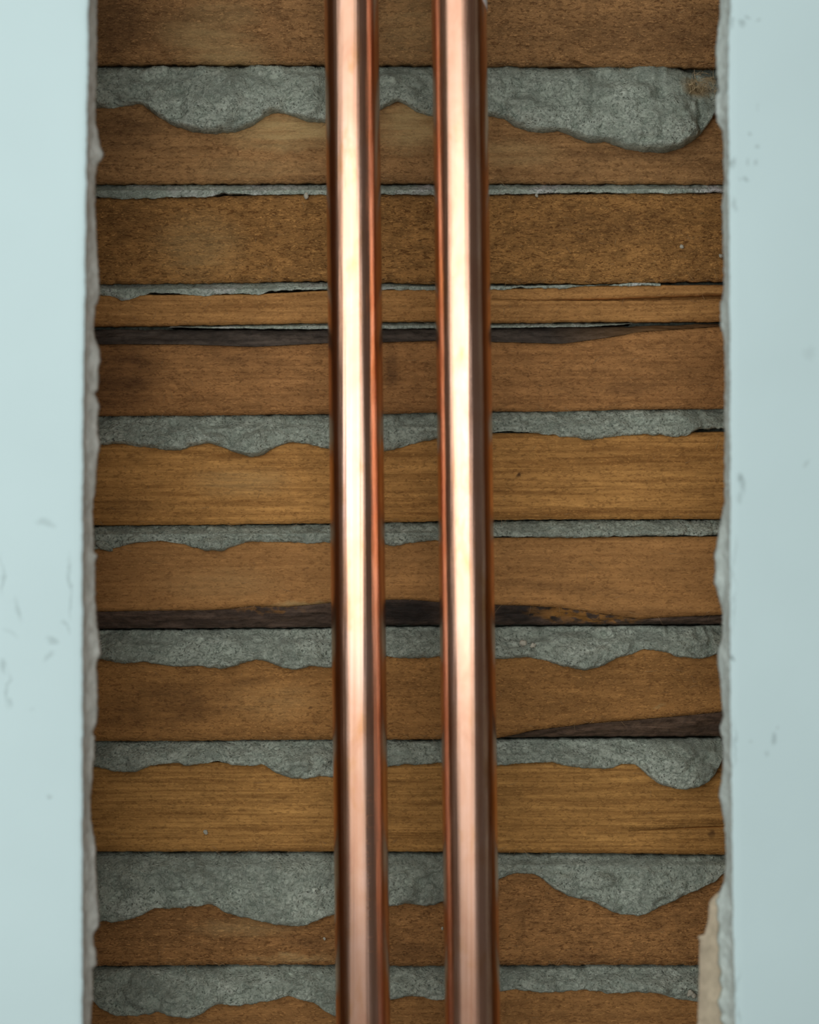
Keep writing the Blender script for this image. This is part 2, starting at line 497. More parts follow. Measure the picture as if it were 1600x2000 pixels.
# (top curve, bottom curve, colour, grain, fuzz, rough, label, pale spots, dark spots)
BR = (0.36, 0.215, 0.105)
LATHS = [
    dict(top=[(0, -52), (1600, -45)], bot=[(190, 122), (632, 123), (760, 122), (960, 125), (1395, 129)], base=(.35, .215, .115), grain=.15, fuzz=.85, rough=1.3,
         pale=[(420, 90, 130, 60, 0.3, .45), (430, 30, 90, 40, 0, .3), (800, 60, 90, 90, 0, .25)], dark=[(230, 40, 70, 90, 0, .4), (1300, 60, 200, 60, 0, .2)],
         label='topmost lath, fuzzy brown and cut by the top of the frame'),
    dict(top=[(0, 192), (1600, 200)], bot=[(190, 357), (632, 355), (745, 355), (960, 356), (1415, 357)], base=(.35, .22, .118), grain=.45, fuzz=.6, rough=1.2,
         pale=[(560, 258, 150, 42, -0.05, .75), (800, 250, 80, 60, 0, .7), (1000, 300, 120, 30, 0, .3), (500, 330, 150, 30, 0, .2)], dark=[(240, 260, 110, 60, 0, .35), (1250, 300, 180, 22, 0, .3)],
         label='second lath from the top, with a pale scraped patch under the plaster'),
    dict(top=[(0, 384), (300, 385), (600, 379), (1000, 379), (1600, 375)], bot=[(190, 553), (400, 552), (632, 547), (745, 550), (850, 553), (955, 552), (1150, 553), (1410, 548)],
         base=(.40, .235, .10), grain=.08, fuzz=1.0, rough=1.3, pale=[(390, 480, 110, 80, 0, .3)], dark=[(1180, 440, 200, 50, 0, .3), (260, 430, 90, 60, 0, .2)],
         label='third lath from the top, wide, rough and mottled with dark flecks'),
    dict(top=[(0, 572), (300, 575), (505, 574), (640, 566), (1000, 563), (1150, 557), (1600, 555)], bot=[(190, 637), (350, 635), (632, 630), (745, 628), (850, 627), (960, 630), (1150, 628), (1410, 628)],
         base=(.44, .26, .115), grain=.6, fuzz=.3, rough=.7, label='narrow lath, fourth from the top, split at its right end', crack=([(940, 584), (1060, 585), (1180, 581), (1410, 573), (1710, 566)], [(940, 584.2), (1060, 586.5), (1180, 587.5), (1300, 586), (1410, 584), (1710, 580)]), cx=940),
    dict(top=[(0, 672), (350, 672), (500, 677), (632, 670), (745, 668), (850, 665), (960, 667), (1100, 671), (1180, 660), (1250, 648), (1410, 636), (1710, 634)],
         bot=[(190, 812), (400, 811), (632, 808), (745, 808), (850, 805), (960, 803), (1100, 803), (1200, 800), (1410, 798)], base=(.37, .21, .10), grain=.5, fuzz=.45, rough=.7,
         dark=[(230, 730, 110, 100, 0, .6), (480, 700, 120, 25, .1, .35), (765, 715, 20, 60, 0, .6), (1230, 760, 60, 16, 0, .3)],  # large left-end spot paints the shade there into the wood colour
         bark=('up', [(0, 641), (340, 642), (632, 643), (745, 641), (960, 640), (1180, 637), (1410, 630), (1710, 628)]), label='fifth lath from the top, with a dark bark edge along its top'),
    dict(top=[(0, 852), (1600, 842)], bot=[(190, 1026), (400, 1025), (640, 1022), (745, 1021), (850, 1018), (960, 1016), (1150, 1014), (1405, 1014)], base=(.45, .265, .105), grain=.8, fuzz=.3, rough=.6, fine=420,
         pale=[(470, 940, 120, 40, 0, .25)], dark=[(1012, 928, 9, 5, -.7, .9), (250, 990, 80, 30, 0, .3)], label='sixth lath from the top, golden with fine straight grain'),
    dict(top=[(0, 1055), (1600, 1047)], bot=[(190, 1195), (300, 1193), (400, 1192), (450, 1190), (490, 1184), (560, 1186), (645, 1178), (750, 1172), (800, 1171), (850, 1176), (970, 1182), (1020, 1183), (1100, 1188), (1180, 1200), (1250, 1210), (1300, 1206), (1410, 1202)],
         base=(.41, .24, .11), grain=.35, fuzz=.25, rough=.5, pale=[(600, 1181, 90, 9, -.03, .6), (430, 1140, 150, 40, 0, .15)], dark=[(1120, 1150, 200, 14, .1, .25), (1250, 1195, 120, 14, 0, .3)],
         bark=('down', [(0, 1229), (190, 1229), (400, 1228), (632, 1226), (745, 1222), (960, 1222), (1410, 1220)]), label='seventh lath from the top, with a charred bark edge along its bottom'),
    dict(top=[(0, 1274), (1600, 1262)], bot=[(190, 1448), (400, 1447), (640, 1445), (760, 1445), (860, 1444), (975, 1442), (1050, 1426), (1150, 1414), (1250, 1406), (1350, 1397), (1410, 1391), (1710, 1372)],
         base=(.39, .225, .095), grain=.28, fuzz=.5, rough=.7, pale=[(530, 1370, 120, 50, 0, .15), (1290, 1383, 14, 4, -.2, .4)], dark=[(320, 1380, 170, 70, -.15, .45), (450, 1340, 120, 14, -.2, .3), (605, 1382, 7, 5, 0, .8)],  # broad left spot: dark mottling with left-side shade painted in
         bark=('down', [(0, 1449), (975, 1443), (1150, 1441), (1410, 1440), (1710, 1440)]), barkx=975, label='eighth lath from the top, with a dark bark wedge at its right end'),
    dict(top=[(0, 1492), (1600, 1484)], bot=[(190, 1664), (400, 1664), (650, 1664), (760, 1664), (860, 1665), (980, 1666), (1150, 1667), (1412, 1670)], base=(.42, .255, .10), grain=.8, fuzz=.3, rough=.5, fine=560,
         dark=[(1390, 1632, 10, 9, 0, .7)], label='ninth lath from the top, fine-grained with a thin crack at its right end', crack=([(1225, 1624), (1300, 1618), (1412, 1612), (1710, 1600)], [(1225, 1624.2), (1300, 1621), (1412, 1616.5), (1710, 1605)]), cx=1225),
    dict(top=[(0, 1700), (1600, 1692)], bot=[(190, 1888), (400, 1886), (650, 1885), (760, 1888), (865, 1888), (985, 1886), (1100, 1886), (1365, 1886)], base=(.38, .22, .105), grain=.3, fuzz=.8, rough=1.0,
         pale=[(480, 1812, 130, 24, 0, .3), (560, 1872, 110, 12, 0, .4)], dark=[(600, 1840, 70, 25, .2, .35), (1130, 1870, 70, 20, 0, .3), (800, 1860, 90, 25, 0, .3)], label='tenth lath from the top, rough-sawn under the widest plaster sag'),
    dict(top=[(0, 1925), (1600, 1920)], bot=[(0, 2110), (1600, 2110)], base=(.38, .22, .10), grain=.35, fuzz=.5, rough=.8, label='bottommost lath, cut by the bottom of the frame'),
]

for i, L in enumerate(LATHS):
    top = curve(L['top'], XS, 6); bot = curve(L['bot'], XS, 4)
    rg = L['rough']
    if 'crack' in L:
        # split lath: the crack opens to the right
        cu, cl = L['crack']; cx = L['cx']
        wob = 0.7 * vnoise(XS / 11, 3, i) + 0.5 * vnoise(XS / 23, 5, i)
        cu = np.interp(XS, *zip(*cu)) + wob; cl = np.interp(XS, *zip(*cl)) + wob
        cl = np.where(XS <= cx, cu, np.maximum(cl, cu))
        V, F = lath_strip(XS, top, bot, i + 1, rg, crack=(cu, cl))
    else:
        V, F = lath_strip(XS, top, bot, i + 1, rg)
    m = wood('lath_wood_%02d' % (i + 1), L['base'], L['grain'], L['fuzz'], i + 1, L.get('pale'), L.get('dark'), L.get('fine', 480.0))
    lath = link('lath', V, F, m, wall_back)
    label(lath, L['label'])
    if 'bark' in L:
        side, far = L['bark']
        xb = XS if 'barkx' not in L else np.arange(L['barkx'], X1 + 1, 5.0)
        near = np.interp(xb, XS, top if side == 'up' else bot)
        farc = curve(far, xb, 4) + 0.8 * fbm(xb / 15.0, i, 40 + i, 3)
        nu = len(xb); nv = 9
        V = []
        for v in range(nv):
            t = v / (nv - 1)
            py = near + (farc - near) * t
            y = 0.0004 + 0.0042 * t ** 1.2 + 0.0011 * fbm(xb / 30.0, py / 6.0, 60 + i, 4) * np.sin(math.pi * min(1, t * 1.2) * .8)
            V += list(zip(wx(xb), y, wz(py)))
        V += list(zip(wx(xb), np.full(nu, LT), wz(farc)))
        V += list(zip(wx(xb), np.full(nu, LT), wz(near)))
        F = grid_faces(nu, nv + 2, 0, side != 'up')
        if side == 'up':
            F = [q for q in F]
        bm_ = bark('bark_%d' % i, [(0.090, 0.070, 0.054), (0.100, 0.066, 0.046), (0.105, 0.066, 0.042)][{4: 0, 6: 1, 7: 2}[i]], i,
                   ochre=[(1130, 1200, 120, 22, .05, .9), (1210, 1210, 60, 10, 0, .8), (520, 1190, 90, 8, 0, .5)] if i == 6 else None, fade=[(1400, 652, 330, 60, 0, .85)] if i == 4 else None,
                   char=[(800, 1198, 90, 40, 0, .9), (1010, 1200, 70, 30, 0, .85), (1080, 1195, 40, 20, 0, .7)] if i == 6 else None)
        label(link('bark_edge', V, F, bm_, lath), 'dark bark edge')
    # loose hairs, most on the rough laths
    cnt = int(30 + 130 * L['fuzz'])
    r = np.random.default_rng(100 + i)
    sp = []
    for _ in range(cnt):
        px = r.uniform(190, 1410)
        tp = np.interp(px, XS, top); bt = np.interp(px, XS, bot)
        py = bt - abs(r.normal(0, 4)) if r.random() < 0.45 else r.uniform(tp + 15, bt)
        sp.append((px, py, r.uniform(0.001, 0.0042), r.normal(0, 0.7) + (math.pi if r.random() < .5 else 0), r.uniform(0.03, 0.3)))
    fibres('wood_hairs', M_HAIR if i in (0, 1, 3, 5, 9) else M_HAIR, lath, sp, 300 + i)

# splinter torn from the bottom edge of the topmost lath
lath0 = bpy.data.objects['lath']
sp = [(1118, 118, .007, -.25, .1), (1122, 120, .0075, -.35, .15), (1128, 117, .006, -.45, .2), (1135, 122, .006, -.3, .1), (1110, 116, .008, -.2, .06), (1140, 121, .004, -.6, .2)]
V, F = [], []
for (px, py, ln, ang, lift) in sp:
    x, z = float(wx(px)), float(wz(py))
    dx, dz = math.cos(ang), math.sin(ang)
    w = 0.0008
    b = len(V)
    for t, ww in ((0, .7), (.35, 1.0), (.75, .6), (1, .1)):
        c = (x + dx * ln * t, -0.0038 * min(1, t * 2.5) - lift * ln * t, z + dz * ln * t - .0006 * t * t)
        for s, h in ((-1, 0), (0, -.35), (1, 0), (0, .3)):
            V.append((c[0] - dz * w * ww * s, c[1] + h * w * ww, c[2] + dx * w * ww * s))
    for k in range(3):
        for a in range(4):
            F.append((b + k * 4 + a, b + k * 4 + (a + 1) % 4, b + k * 4 + 4 + (a + 1) % 4, b + k * 4 + 4 + a))
    F += [(b + 3, b + 2, b + 1, b), (b + 12, b + 13, b + 14, b + 15)]
label(link('splinter', V, F, bpy.data.materials['lath_wood_01'], lath0, smooth=False), 'torn splinter hanging from the lower edge')


# ---- plaster keys: what was pushed between the laths and sagged over the lower one
def key(top, bot, gap, seed, bulge=0.0022, sag=0.20, xa=X0, xb=X1, grooves=(), lumps=(), jit=1.2, text='', nv=26, ysink=0.0, sigma=5, mat=None):
    xs = np.arange(xa, xb + 0.1, 2.5)
    nu = len(xs)
    tp = curve(top, xs, 8) + 0.9 * fbm(xs / 12.0, seed, seed, 3)
    bt = curve(bot, xs, sigma) + jit * fbm(xs / 15.0, seed + 2, seed + 3, 3) + 0.45 * jit * vnoise(xs / 3.5, seed, seed + 8)
    gp = curve(gap, xs, 8)
    hgt = np.maximum(bt - tp, 1.0)
    kpx = DIST / FPX
    over = np.maximum(bt - gp, 0) * kpx
    B = bulge + sag * over
    B = curve(list(zip(xs, B)), xs, 9)
    rpx = np.minimum(9.0, hgt * 0.45)
    YT = 0.0062
    X = wx(xs)
    V = []
    V += list(zip(X, np.full(nu, 0.0162), wz(tp, YT) + 0.0004))
    ts = np.linspace(0, 1, nv) ** 0.9
    ts = np.concatenate([ts[:-5], np.linspace(ts[-5], 1, 9)])
    for t in ts:
        py = tp + hgt * t
        ypx = py
        rise = 1 - (1 - np.minimum(t * hgt / np.minimum(40.0, hgt * 0.85), 1.0)) ** 1.6
        s = (1 - t) * hgt / rpx
        edge = np.sqrt(np.clip(1 - np.clip(1 - s, 0, 1) ** 2, 0, 1))
        body = B * (0.25 + 0.75 * t ** 1.4)
        for (lx, ly, rx, ry, amp) in lumps:
            body = body + amp * np.exp(-((xs - lx) / rx) ** 2 - ((py - ly) / ry) ** 2)
        n1 = 0.0019 * fbm(xs / 38.0, py / 26.0, seed + 20, 3)
        n2 = 0.00050 * fbm(xs / 11.0, py / 9.0, seed + 30, 4, .6)
        rel = (n1 * np.clip(B / 0.003, .35, 1.5) + n2) * np.clip(edge, 0.15, 1)
        for (gx, gw, gd) in grooves:
            wob = 5.0 * vnoise(py / 14.0, gx, 5)
            rel = rel - gd * np.exp(-((xs - gx - wob) / gw) ** 2)
        y = (YT) * (1 - rise) + ysink * rise - (body * np.minimum(rise, 1) * edge + rel)
        y = np.minimum(y, 0.0075)
        dd = np.minimum(12.0, 0.4 * np.maximum(gp - tp, 2.0))
        lim = ysink - 0.0007 + 0.007 * np.clip((gp - dd - py) / dd, 0, 1)
        y = np.minimum(y, lim)      # always lies on, never inside, the lath below
        zk = wz(py, 0) * rise + wz(py, YT) * (1 - rise)
        V += list(zip(X, y, zk))
    V += list(zip(X, np.full(nu, 0.0012 + ysink), wz(bt) + 0.0003))
    V += list(zip(X, np.full(nu, 0.0162), wz(np.minimum(gp, bt - 2)) + 0.0001))
    n = len(V) // nu
    F = grid_faces(nu, n, 0, True)
    F += [(u, u + 1, (n - 1) * nu + u + 1, (n - 1) * nu + u) for u in range(nu - 1)]
    F.append(tuple(v * nu for v in range(n)))
    F.append(tuple(v * nu + nu - 1 for v in range(n))[::-1])
    o = link('plaster_ridge', V, F, mat or M_PLASTER, wall_back)
    label(o, text)
    return o


key([(188, 133), (632, 131), (760, 131), (960, 130), (1100, 135), (1180, 127), (1310, 127), (1345, 140), (1396, 152), (1410, 170)],
    [(0, 216), (188, 213), (240, 210), (275, 203), (300, 222), (335, 245), (380, 259), (420, 262), (460, 260), (490, 248), (520, 229), (540, 221), (565, 225), (600, 238), (632, 242), (700, 236), (745, 215), (765, 203), (780, 198), (800, 210), (820, 222), (845, 228), (900, 226), (955, 228), (985, 232), (1005, 250), (1050, 260), (1090, 257), (1120, 268), (1150, 280), (1180, 278), (1210, 289), (1250, 297), (1300, 299), (1330, 292), (1360, 270), (1385, 245), (1400, 215), (1404, 200)],
    [(0, 192), (1600, 196)], 1, bulge=.003, sag=.26, xb=1404, grooves=[(985, 7, .002), (1120, 4, .0006), (1232, 3, .0005), (1366, 5, .003)], lumps=[(1270, 250, 75, 45, .004), (410, 225, 70, 40, .003), (1050, 225, 45, 28, .002), (1340, 240, 12, 10, .002), (1352, 255, 9, 9, .002), (1085, 250, 55, 5, -.0011), (1200, 266, 60, 5, -.0013), (1285, 278, 40, 5, -.001), (1150, 240, 30, 6, -.0007), (1200, 225, 26, 7, -.0007)],
    text='topmost ridge of grey plaster, sagging into a big lump at its right end')
key([(0, 362), (1600, 361)], [(0, 386), (190, 386), (240, 389), (300, 388), (340, 385), (380, 386), (402, 386), (430, 378), (500, 382), (550, 380), (632, 380), (745, 380), (850, 381), (955, 381), (1000, 379), (1100, 377), (1150, 376), (1250, 379), (1330, 378), (1410, 375)],
    [(0, 383), (1600, 375)], 2, bulge=.0012, sag=.3, grooves=[(1322, 3, .001), (1355, 3, .001), (1378, 3, .001), (235, 4, .0008)], mat=M_PALE, text='thin grey plaster line under the second lath from the top', nv=14)
key([(0, 556), (640, 551), (850, 556), (1140, 556), (1600, 560)], [(0, 578), (190, 578), (225, 579), (240, 589), (260, 584), (290, 572), (350, 574), (400, 578), (440, 575), (480, 575), (505, 576), (530, 568), (632, 566), (745, 566), (850, 567), (960, 565), (985, 566), (1010, 562), (1100, 564), (1160, 558.5), (1240, 558), (1290, 557.5)],
    [(0, 572), (500, 574), (640, 566), (1000, 563), (1290, 556)], 3, bulge=.0012, sag=.3, xb=1290, grooves=[(215, 5, .001), (292, 4, .0007)], mat=M_PALE, text='ragged grey plaster line under the third lath from the top', nv=14)
key([(0, 640), (340, 637), (632, 631), (745, 630), (850, 629), (960, 631), (1230, 631)], [(330, 639), (400, 641), (632, 643), (745, 642), (850, 641), (960, 641), (1150, 638), (1235, 632.5)],
    [(0, 642), (1600, 640)], 4, bulge=.0006, sag=.0, xa=330, xb=1235, mat=M_PALE, text='thinnest grey plaster line, above the dark bark edge', nv=10, ysink=.0006, jit=.8)
key([(0, 814), (190, 813), (640, 810), (850, 806), (960, 806), (1150, 801), (1410, 799)], [(0, 868), (190, 868), (240, 868), (280, 873), (330, 879), (352, 879), (380, 872), (402, 865), (420, 868), (450, 880), (485, 893), (510, 891), (530, 880), (550, 868), (570, 864), (600, 867), (640, 877), (700, 888), (752, 882), (780, 876), (810, 866), (850, 858), (960, 845), (1000, 843), (1060, 848), (1110, 854), (1135, 857), (1150, 861), (1165, 857), (1200, 853), (1260, 848), (1310, 852), (1340, 852), (1355, 842), (1372, 838), (1412, 836), (1600, 838)],
    [(0, 852), (1600, 842)], 5, bulge=.0026, sag=.2, grooves=[(1372, 5, .0012), (808, 4, .0006)], lumps=[(500, 865, 40, 25, .0015), (330, 860, 60, 18, .001)], text='grey plaster ridge under the fifth lath from the top, with one drooping point')
key([(0, 1030), (190, 1028), (640, 1024), (850, 1020), (960, 1019), (1150, 1016), (1410, 1016)], [(0, 1073), (190, 1073), (220, 1071), (250, 1064), (280, 1058), (300, 1056), (330, 1058), (360, 1064), (400, 1075), (430, 1077), (450, 1071), (475, 1060), (500, 1058), (560, 1058), (600, 1062), (640, 1058), (755, 1064), (780, 1067), (810, 1058), (855, 1056), (960, 1048), (1000, 1048), (1100, 1050), (1190, 1048), (1340, 1045), (1370, 1048), (1395, 1043), (1600, 1044)],
    [(0, 1055), (1600, 1051)], 6, bulge=.0022, sag=.2, grooves=[(1203, 2.5, .0012), (1196, 2.5, .001), (1342, 4, .001), (1393, 3, .002), (1118, 3, .0006)], lumps=[(420, 1060, 35, 14, .0012)], text='grey plaster ridge under the golden sixth lath from the top')
key([(0, 1233), (190, 1232), (632, 1229), (745, 1226), (960, 1225), (1410, 1223)], [(0, 1285), (190, 1285), (215, 1290), (250, 1297), (275, 1292), (320, 1299), (345, 1302), (390, 1300), (430, 1307), (450, 1304), (480, 1294), (502, 1287), (520, 1290), (545, 1302), (575, 1309), (610, 1302), (645, 1303), (700, 1294), (755, 1280), (775, 1284), (800, 1287), (855, 1283), (970, 1286), (1040, 1284), (1070, 1290), (1100, 1302), (1140, 1309), (1170, 1304), (1200, 1287), (1230, 1278), (1255, 1267), (1290, 1272), (1330, 1284), (1370, 1287), (1400, 1277), (1600, 1280)],
    [(0, 1274), (1600, 1262)], 7, bulge=.0028, sag=.2, grooves=[(1254, 3, .0012), (1385, 4, .0015)], lumps=[(1130, 1280, 50, 22, .0015), (430, 1285, 60, 14, .001), (1020, 1255, 9, 7, .0014), (1040, 1259, 6, 5, .0012)], text='wavy grey plaster ridge under the charred bark edge')
key([(0, 1451), (190, 1449), (640, 1447), (970, 1446), (1410, 1443)], [(0, 1497), (185, 1497), (220, 1505), (265, 1508), (290, 1497), (330, 1490), (345, 1490), (370, 1496), (400, 1490), (430, 1486), (460, 1496), (500, 1494), (518, 1493), (540, 1510), (580, 1521), (600, 1521), (620, 1515), (648, 1518), (700, 1508), (760, 1497), (790, 1492), (820, 1494), (862, 1490), (970, 1496), (1010, 1490), (1050, 1488), (1080, 1488), (1110, 1496), (1150, 1501), (1190, 1501), (1214, 1492), (1240, 1492), (1258, 1508), (1280, 1527), (1310, 1539), (1340, 1542), (1370, 1533), (1395, 1515), (1407, 1490), (1413, 1465)],
    [(0, 1492), (1600, 1484)], 8, bulge=.0027, sag=.24, xb=1413, grooves=[(1218, 4, .0016), (1266, 5, .0018)], lumps=[(1335, 1490, 55, 42, .004), (1150, 1480, 60, 16, .001), (585, 1495, 40, 22, .0012)], text='grey plaster ridge ending in a round knob at its right end')
key([(0, 1669), (190, 1667), (860, 1668), (980, 1669), (1412, 1673)], [(0, 1800), (190, 1798), (240, 1798), (275, 1788), (300, 1774), (350, 1772), (400, 1767), (418, 1767), (440, 1780), (470, 1790), (510, 1795), (540, 1803), (575, 1807), (595, 1807), (612, 1800), (650, 1786), (700, 1776), (762, 1768), (800, 1765), (840, 1769), (868, 1758), (930, 1735), (978, 1716), (990, 1710), (1005, 1706), (1040, 1704), (1060, 1716), (1080, 1735), (1120, 1752), (1145, 1758), (1160, 1760), (1190, 1778), (1220, 1785), (1260, 1782), (1300, 1765), (1350, 1742), (1400, 1719), (1420, 1700), (1600, 1705)],
    [(0, 1705), (1600, 1697)], 9, bulge=.003, sag=.16, grooves=[(1130, 4, .0005)], lumps=[(1210, 1740, 60, 30, .0018), (580, 1780, 70, 20, .001), (830, 1750, 18, 12, .001)], text='widest grey plaster sag, second ridge from the bottom')
key([(0, 1891), (190, 1889), (650, 1887), (760, 1890), (985, 1889), (1365, 1889)], [(0, 1950), (170, 1940), (185, 1952), (200, 1970), (240, 1982), (290, 1981), (310, 1973), (325, 1978), (340, 1983), (370, 1986), (400, 1975), (420, 1960), (440, 1960), (470, 1964), (520, 1955), (560, 1944), (575, 1948), (610, 1956), (635, 1972), (655, 1985), (700, 1968), (762, 1953), (780, 1949), (810, 1944), (850, 1953), (868, 1950), (980, 1936), (1010, 1932), (1060, 1938), (1110, 1935), (1150, 1932), (1190, 1939), (1230, 1938), (1280, 1938), (1320, 1950), (1362, 1956), (1600, 1950)],
    [(0, 1932), (1600, 1926)], 10, bulge=.0028, sag=.2, grooves=[(1148, 4, .0022), (310, 10, .0012), (618, 6, .001)], lumps=[(250, 1945, 50, 24, .0015), (365, 1945, 50, 24, .0015), (1340, 1935, 10, 6, .0012)], text='bottommost grey plaster ridge, with two rounded lobes at its left end')

# a broken flake of plaster wedged at the left end of the sixth ridge and a few crumbs
def crumb(name, px, py, r, seed, mat, parent, squash=(1, .7, .7), rot=0.0, y=-0.0006):
    rr = np.random.default_rng(seed)
    V = []; F = []
    nu, nv = 14, 9
    for j in range(nv):
        th = math.pi * j / (nv - 1)
        for i in range(nu):
            ph = 2 * math.pi * i / nu
            p = np.array((math.sin(th) * math.cos(ph), math.sin(th) * math.sin(ph), math.cos(th)))
            k = 1 + 0.3 * float(fbm(p[0] * 1.7 + seed, p[1] * 1.7 + p[2] * 2.1, seed, 3))
            p = p * k * r * np.array(squash)
            c, s = math.cos(rot), math.sin(rot)
            V.append((float(wx(px)) + p[0] * c - p[2] * s, y + p[1], float(wz(py)) + p[0] * s + p[2] * c))
    for j in range(nv - 1):
        for i in range(nu):
            F.append((j * nu + i, j * nu + (i + 1) % nu, (j + 1) * nu + (i + 1) % nu, (j + 1) * nu + i))
    return link(name, V, F, mat, parent)


M_CRUMB = chalk('pale_crumb', (0.50, 0.49, 0.40))
label(crumb('plaster_flake', 203, 1066, .0044, 4, M_PLASTER, wall_back, (1, .45, .42), -.35, -.0016), 'loose plaster flake at the left edge')
for k, (px, py, r) in enumerate([(598, 383, .0011), (1048, 382, .0007), (1332, 482, .0008), (1408, 500, .0008), (1020, 1255, .0013), (1040, 1259, .0010), (1345, 1934, .0013), (1352, 1938, .0010), (864, 1813, .0006), (634, 1833, .0006), (402, 1625, .0009)]):
    label(crumb('crumb', px, py, r, 20 + k, M_CRUMB, wall_back, (1, .8, 1.2), .4 * k, -.0004 if k not in (4, 5, 6, 7) else -.0048), 'pale crumb')
# frayed tan fibres at the right end of the topmost ridge
r = np.random.default_rng(5)
sp = [(r.normal(1366, 14), r.normal(170, 9), r.uniform(.0015, .0045), r.uniform(0, 6.28), r.uniform(.1, .8)) for _ in range(110)]
M_TUFT = plain('tan_tuft', (0.52, 0.41, 0.24), 0.8)
tuft = fibres('fibre_tuft', M_TUFT, wall_back, sp, 9, 1.8)
label(tuft, 'tan frayed fibres in the plaster near the right edge')
tuft.location.y = -0.0042

# ------------------------------------------------------------------ wall_left / wall_right: cut plasterboard
YB, YF = -0.0900, -0.1025


def board(side, front, back, marks):
    ys_px = np.arange(-380, 2381, 4.0)
    nu = len(ys_px)
    sgn = 1 if side == 'left' else -1
    sd = 3 if side == 'left' else 8
    fx = curve(front, ys_px, 4) + 0.9 * fbm(ys_px / 26.0, 1, sd, 4) + 0.5 * vnoise(ys_px / 5.0, 2, sd)
    bx = curve(back, ys_px, 2.0) + 0.8 * vnoise(ys_px / 6.0, 4, sd)
    Z = wz(ys_px, YF)
    XF = wx(fx, YF)
    # where the torn back edge is seen: convert at its own depth, same height
    zb_px = 1000 - (1000 - ys_px) * (YF + DIST) / (YB + DIST)
    bxx = np.interp(zb_px, ys_px, bx)
    XBk = wx(bxx, YB)
    xo = -sgn * 0.42
    # painted face: sheet of paper and paint, 1.2 mm thick, slightly rounded along the cut
    V = []
    PT = 0.0011
    for (xx, yy) in ((xo, YF), (XF - sgn * 0.012, YF), (XF - sgn * 0.003, YF + 0.00002), (XF - sgn * 0.0009, YF + 0.00022), (XF, YF + 0.0007), (XF + 0 * XF, YF + PT), (XF - sgn * .004, YF + PT + .00001), (xo, YF + PT)):
        V += list(zip(np.broadcast_to(xx, (nu,)), np.broadcast_to(yy, (nu,)), Z))
    n = len(V) // nu
    F = grid_faces(nu, n, 0, sgn < 0)
    F += [(((n - 1) * nu + u), ((n - 1) * nu + u + 1), u + 1, u) if sgn > 0 else (u, u + 1, (n - 1) * nu + u + 1, (n - 1) * nu + u) for u in range(nu - 1)]
    F.append(tuple(v * nu for v in range(n)))
    F.append(tuple(v * nu + nu - 1 for v in range(n))[::-1])
    m = paint_mat('blue_paint_' + side, (0.655, 0.86, 0.885), marks, YF)
    w = link('wall_' + side, V, F, m, smooth=False)
    w['kind'] = 'structure'
    label(w, 'pale blue painted plasterboard on the %s with a rough cut edge' % side)
    # gypsum core: the broken side of the board
    V = []
    steps = 12
    YC = YF + PT + 0.00005
    V += list(zip(np.full(nu, xo), np.full(nu, YC), Z))
    for k in range(steps):
        t = k / (steps - 1)
        y = YC + (YB - YC) * t
        e = t ** 2.2
        x = XF * (1 - e) + XBk * e - sgn * 0.0003 * (1 - t)
        nz = 0.00045 * fbm(ys_px / 14.0, t * 5.0, sd + 11, 4) + 0.00028 * vnoise(ys_px / 5.0, t * 9.0, sd + 12)
        nz = nz * (0.4 + 0.6 * math.sin(math.pi * min(1, t * 1.1)))
        V += list(zip(x + nz, np.full(nu, y), Z))
    V += list(zip(XBk - sgn * 0.0012, np.full(nu, YB + 0.0002), Z))
    V += list(zip(np.full(nu, xo), np.full(nu, YB + 0.0001), Z))
    n = len(V) // nu
    F = grid_faces(nu, n, 0, sgn < 0)
    F += [(((n - 1) * nu + u), ((n - 1) * nu + u + 1), u + 1, u) if sgn > 0 else (u, u + 1, (n - 1) * nu + u + 1, (n - 1) * nu + u) for u in range(nu - 1)]
    F.append(tuple(v * nu for v in range(n)))
    F.append(tuple(v * nu + nu - 1 for v in range(n))[::-1])
    g = link('gypsum_core', V, F, M_GYP if side == 'left' else M_GYP2, w, smooth=True)
    label(g, 'broken grey-white gypsum edge')
    return w


M_GYP = chalk('gypsum_left', (0.70, 0.75, 0.70))
M_GYP2 = chalk('gypsum_right', (0.62, 0.74, 0.71))
wl = board('left',
           [(-400, 174), (0, 172), (300, 168), (700, 163), (1000, 160), (1400, 160), (2000, 160), (2400, 160)],
           [(-400, 190), (0, 189), (100, 190), (200, 186), (240, 187), (270, 193), (290, 198), (300, 204), (312, 199), (320, 192), (345, 187), (400, 186), (440, 188), (500, 191), (560, 196), (575, 195), (588, 192), (600, 186), (640, 184), (660, 184), (672, 190), (690, 197), (730, 193), (762, 193), (768, 185), (790, 194), (830, 191), (870, 195), (900, 190), (960, 186), (1000, 181), (1040, 183), (1080, 185), (1085, 194), (1089, 187), (1150, 186), (1200, 189), (1260, 196), (1280, 197), (1290, 189), (1330, 191), (1380, 192), (1410, 190), (1425, 185), (1432, 182), (1440, 186), (1480, 185), (1530, 179), (1570, 176), (1610, 179), (1640, 186), (1680, 188), (1720, 190), (1770, 193), (1810, 194), (1818, 186), (1830, 181), (1860, 189), (1885, 190), (1890, 180), (1945, 183), (1950, 188), (1955, 181), (2000, 178), (2400, 180)],
           [(137, 1130, 5, 60, 0, .5), (138, 1180, 4, 40, 0, .4), (127, 1225, 5, 22, -.3, .5), (100, 1252, 18, 9, .5, .4), (95, 1282, 14, 10, -.6, .45), (33, 1190, 7, 35, -.2, .4), (5, 1125, 4, 50, 0, .4), (90, 1022, 20, 10, .3, .25), (8, 1300, 7, 18, 0, .4), (14, 1345, 4, 45, .1, .35), (20, 1372, 8, 10, 0, .35), (97, 1555, 8, 7, 0, .35), (62, 1385, 6, 6, 0, .2), (20, 1235, 22, 6, .7, .2)])
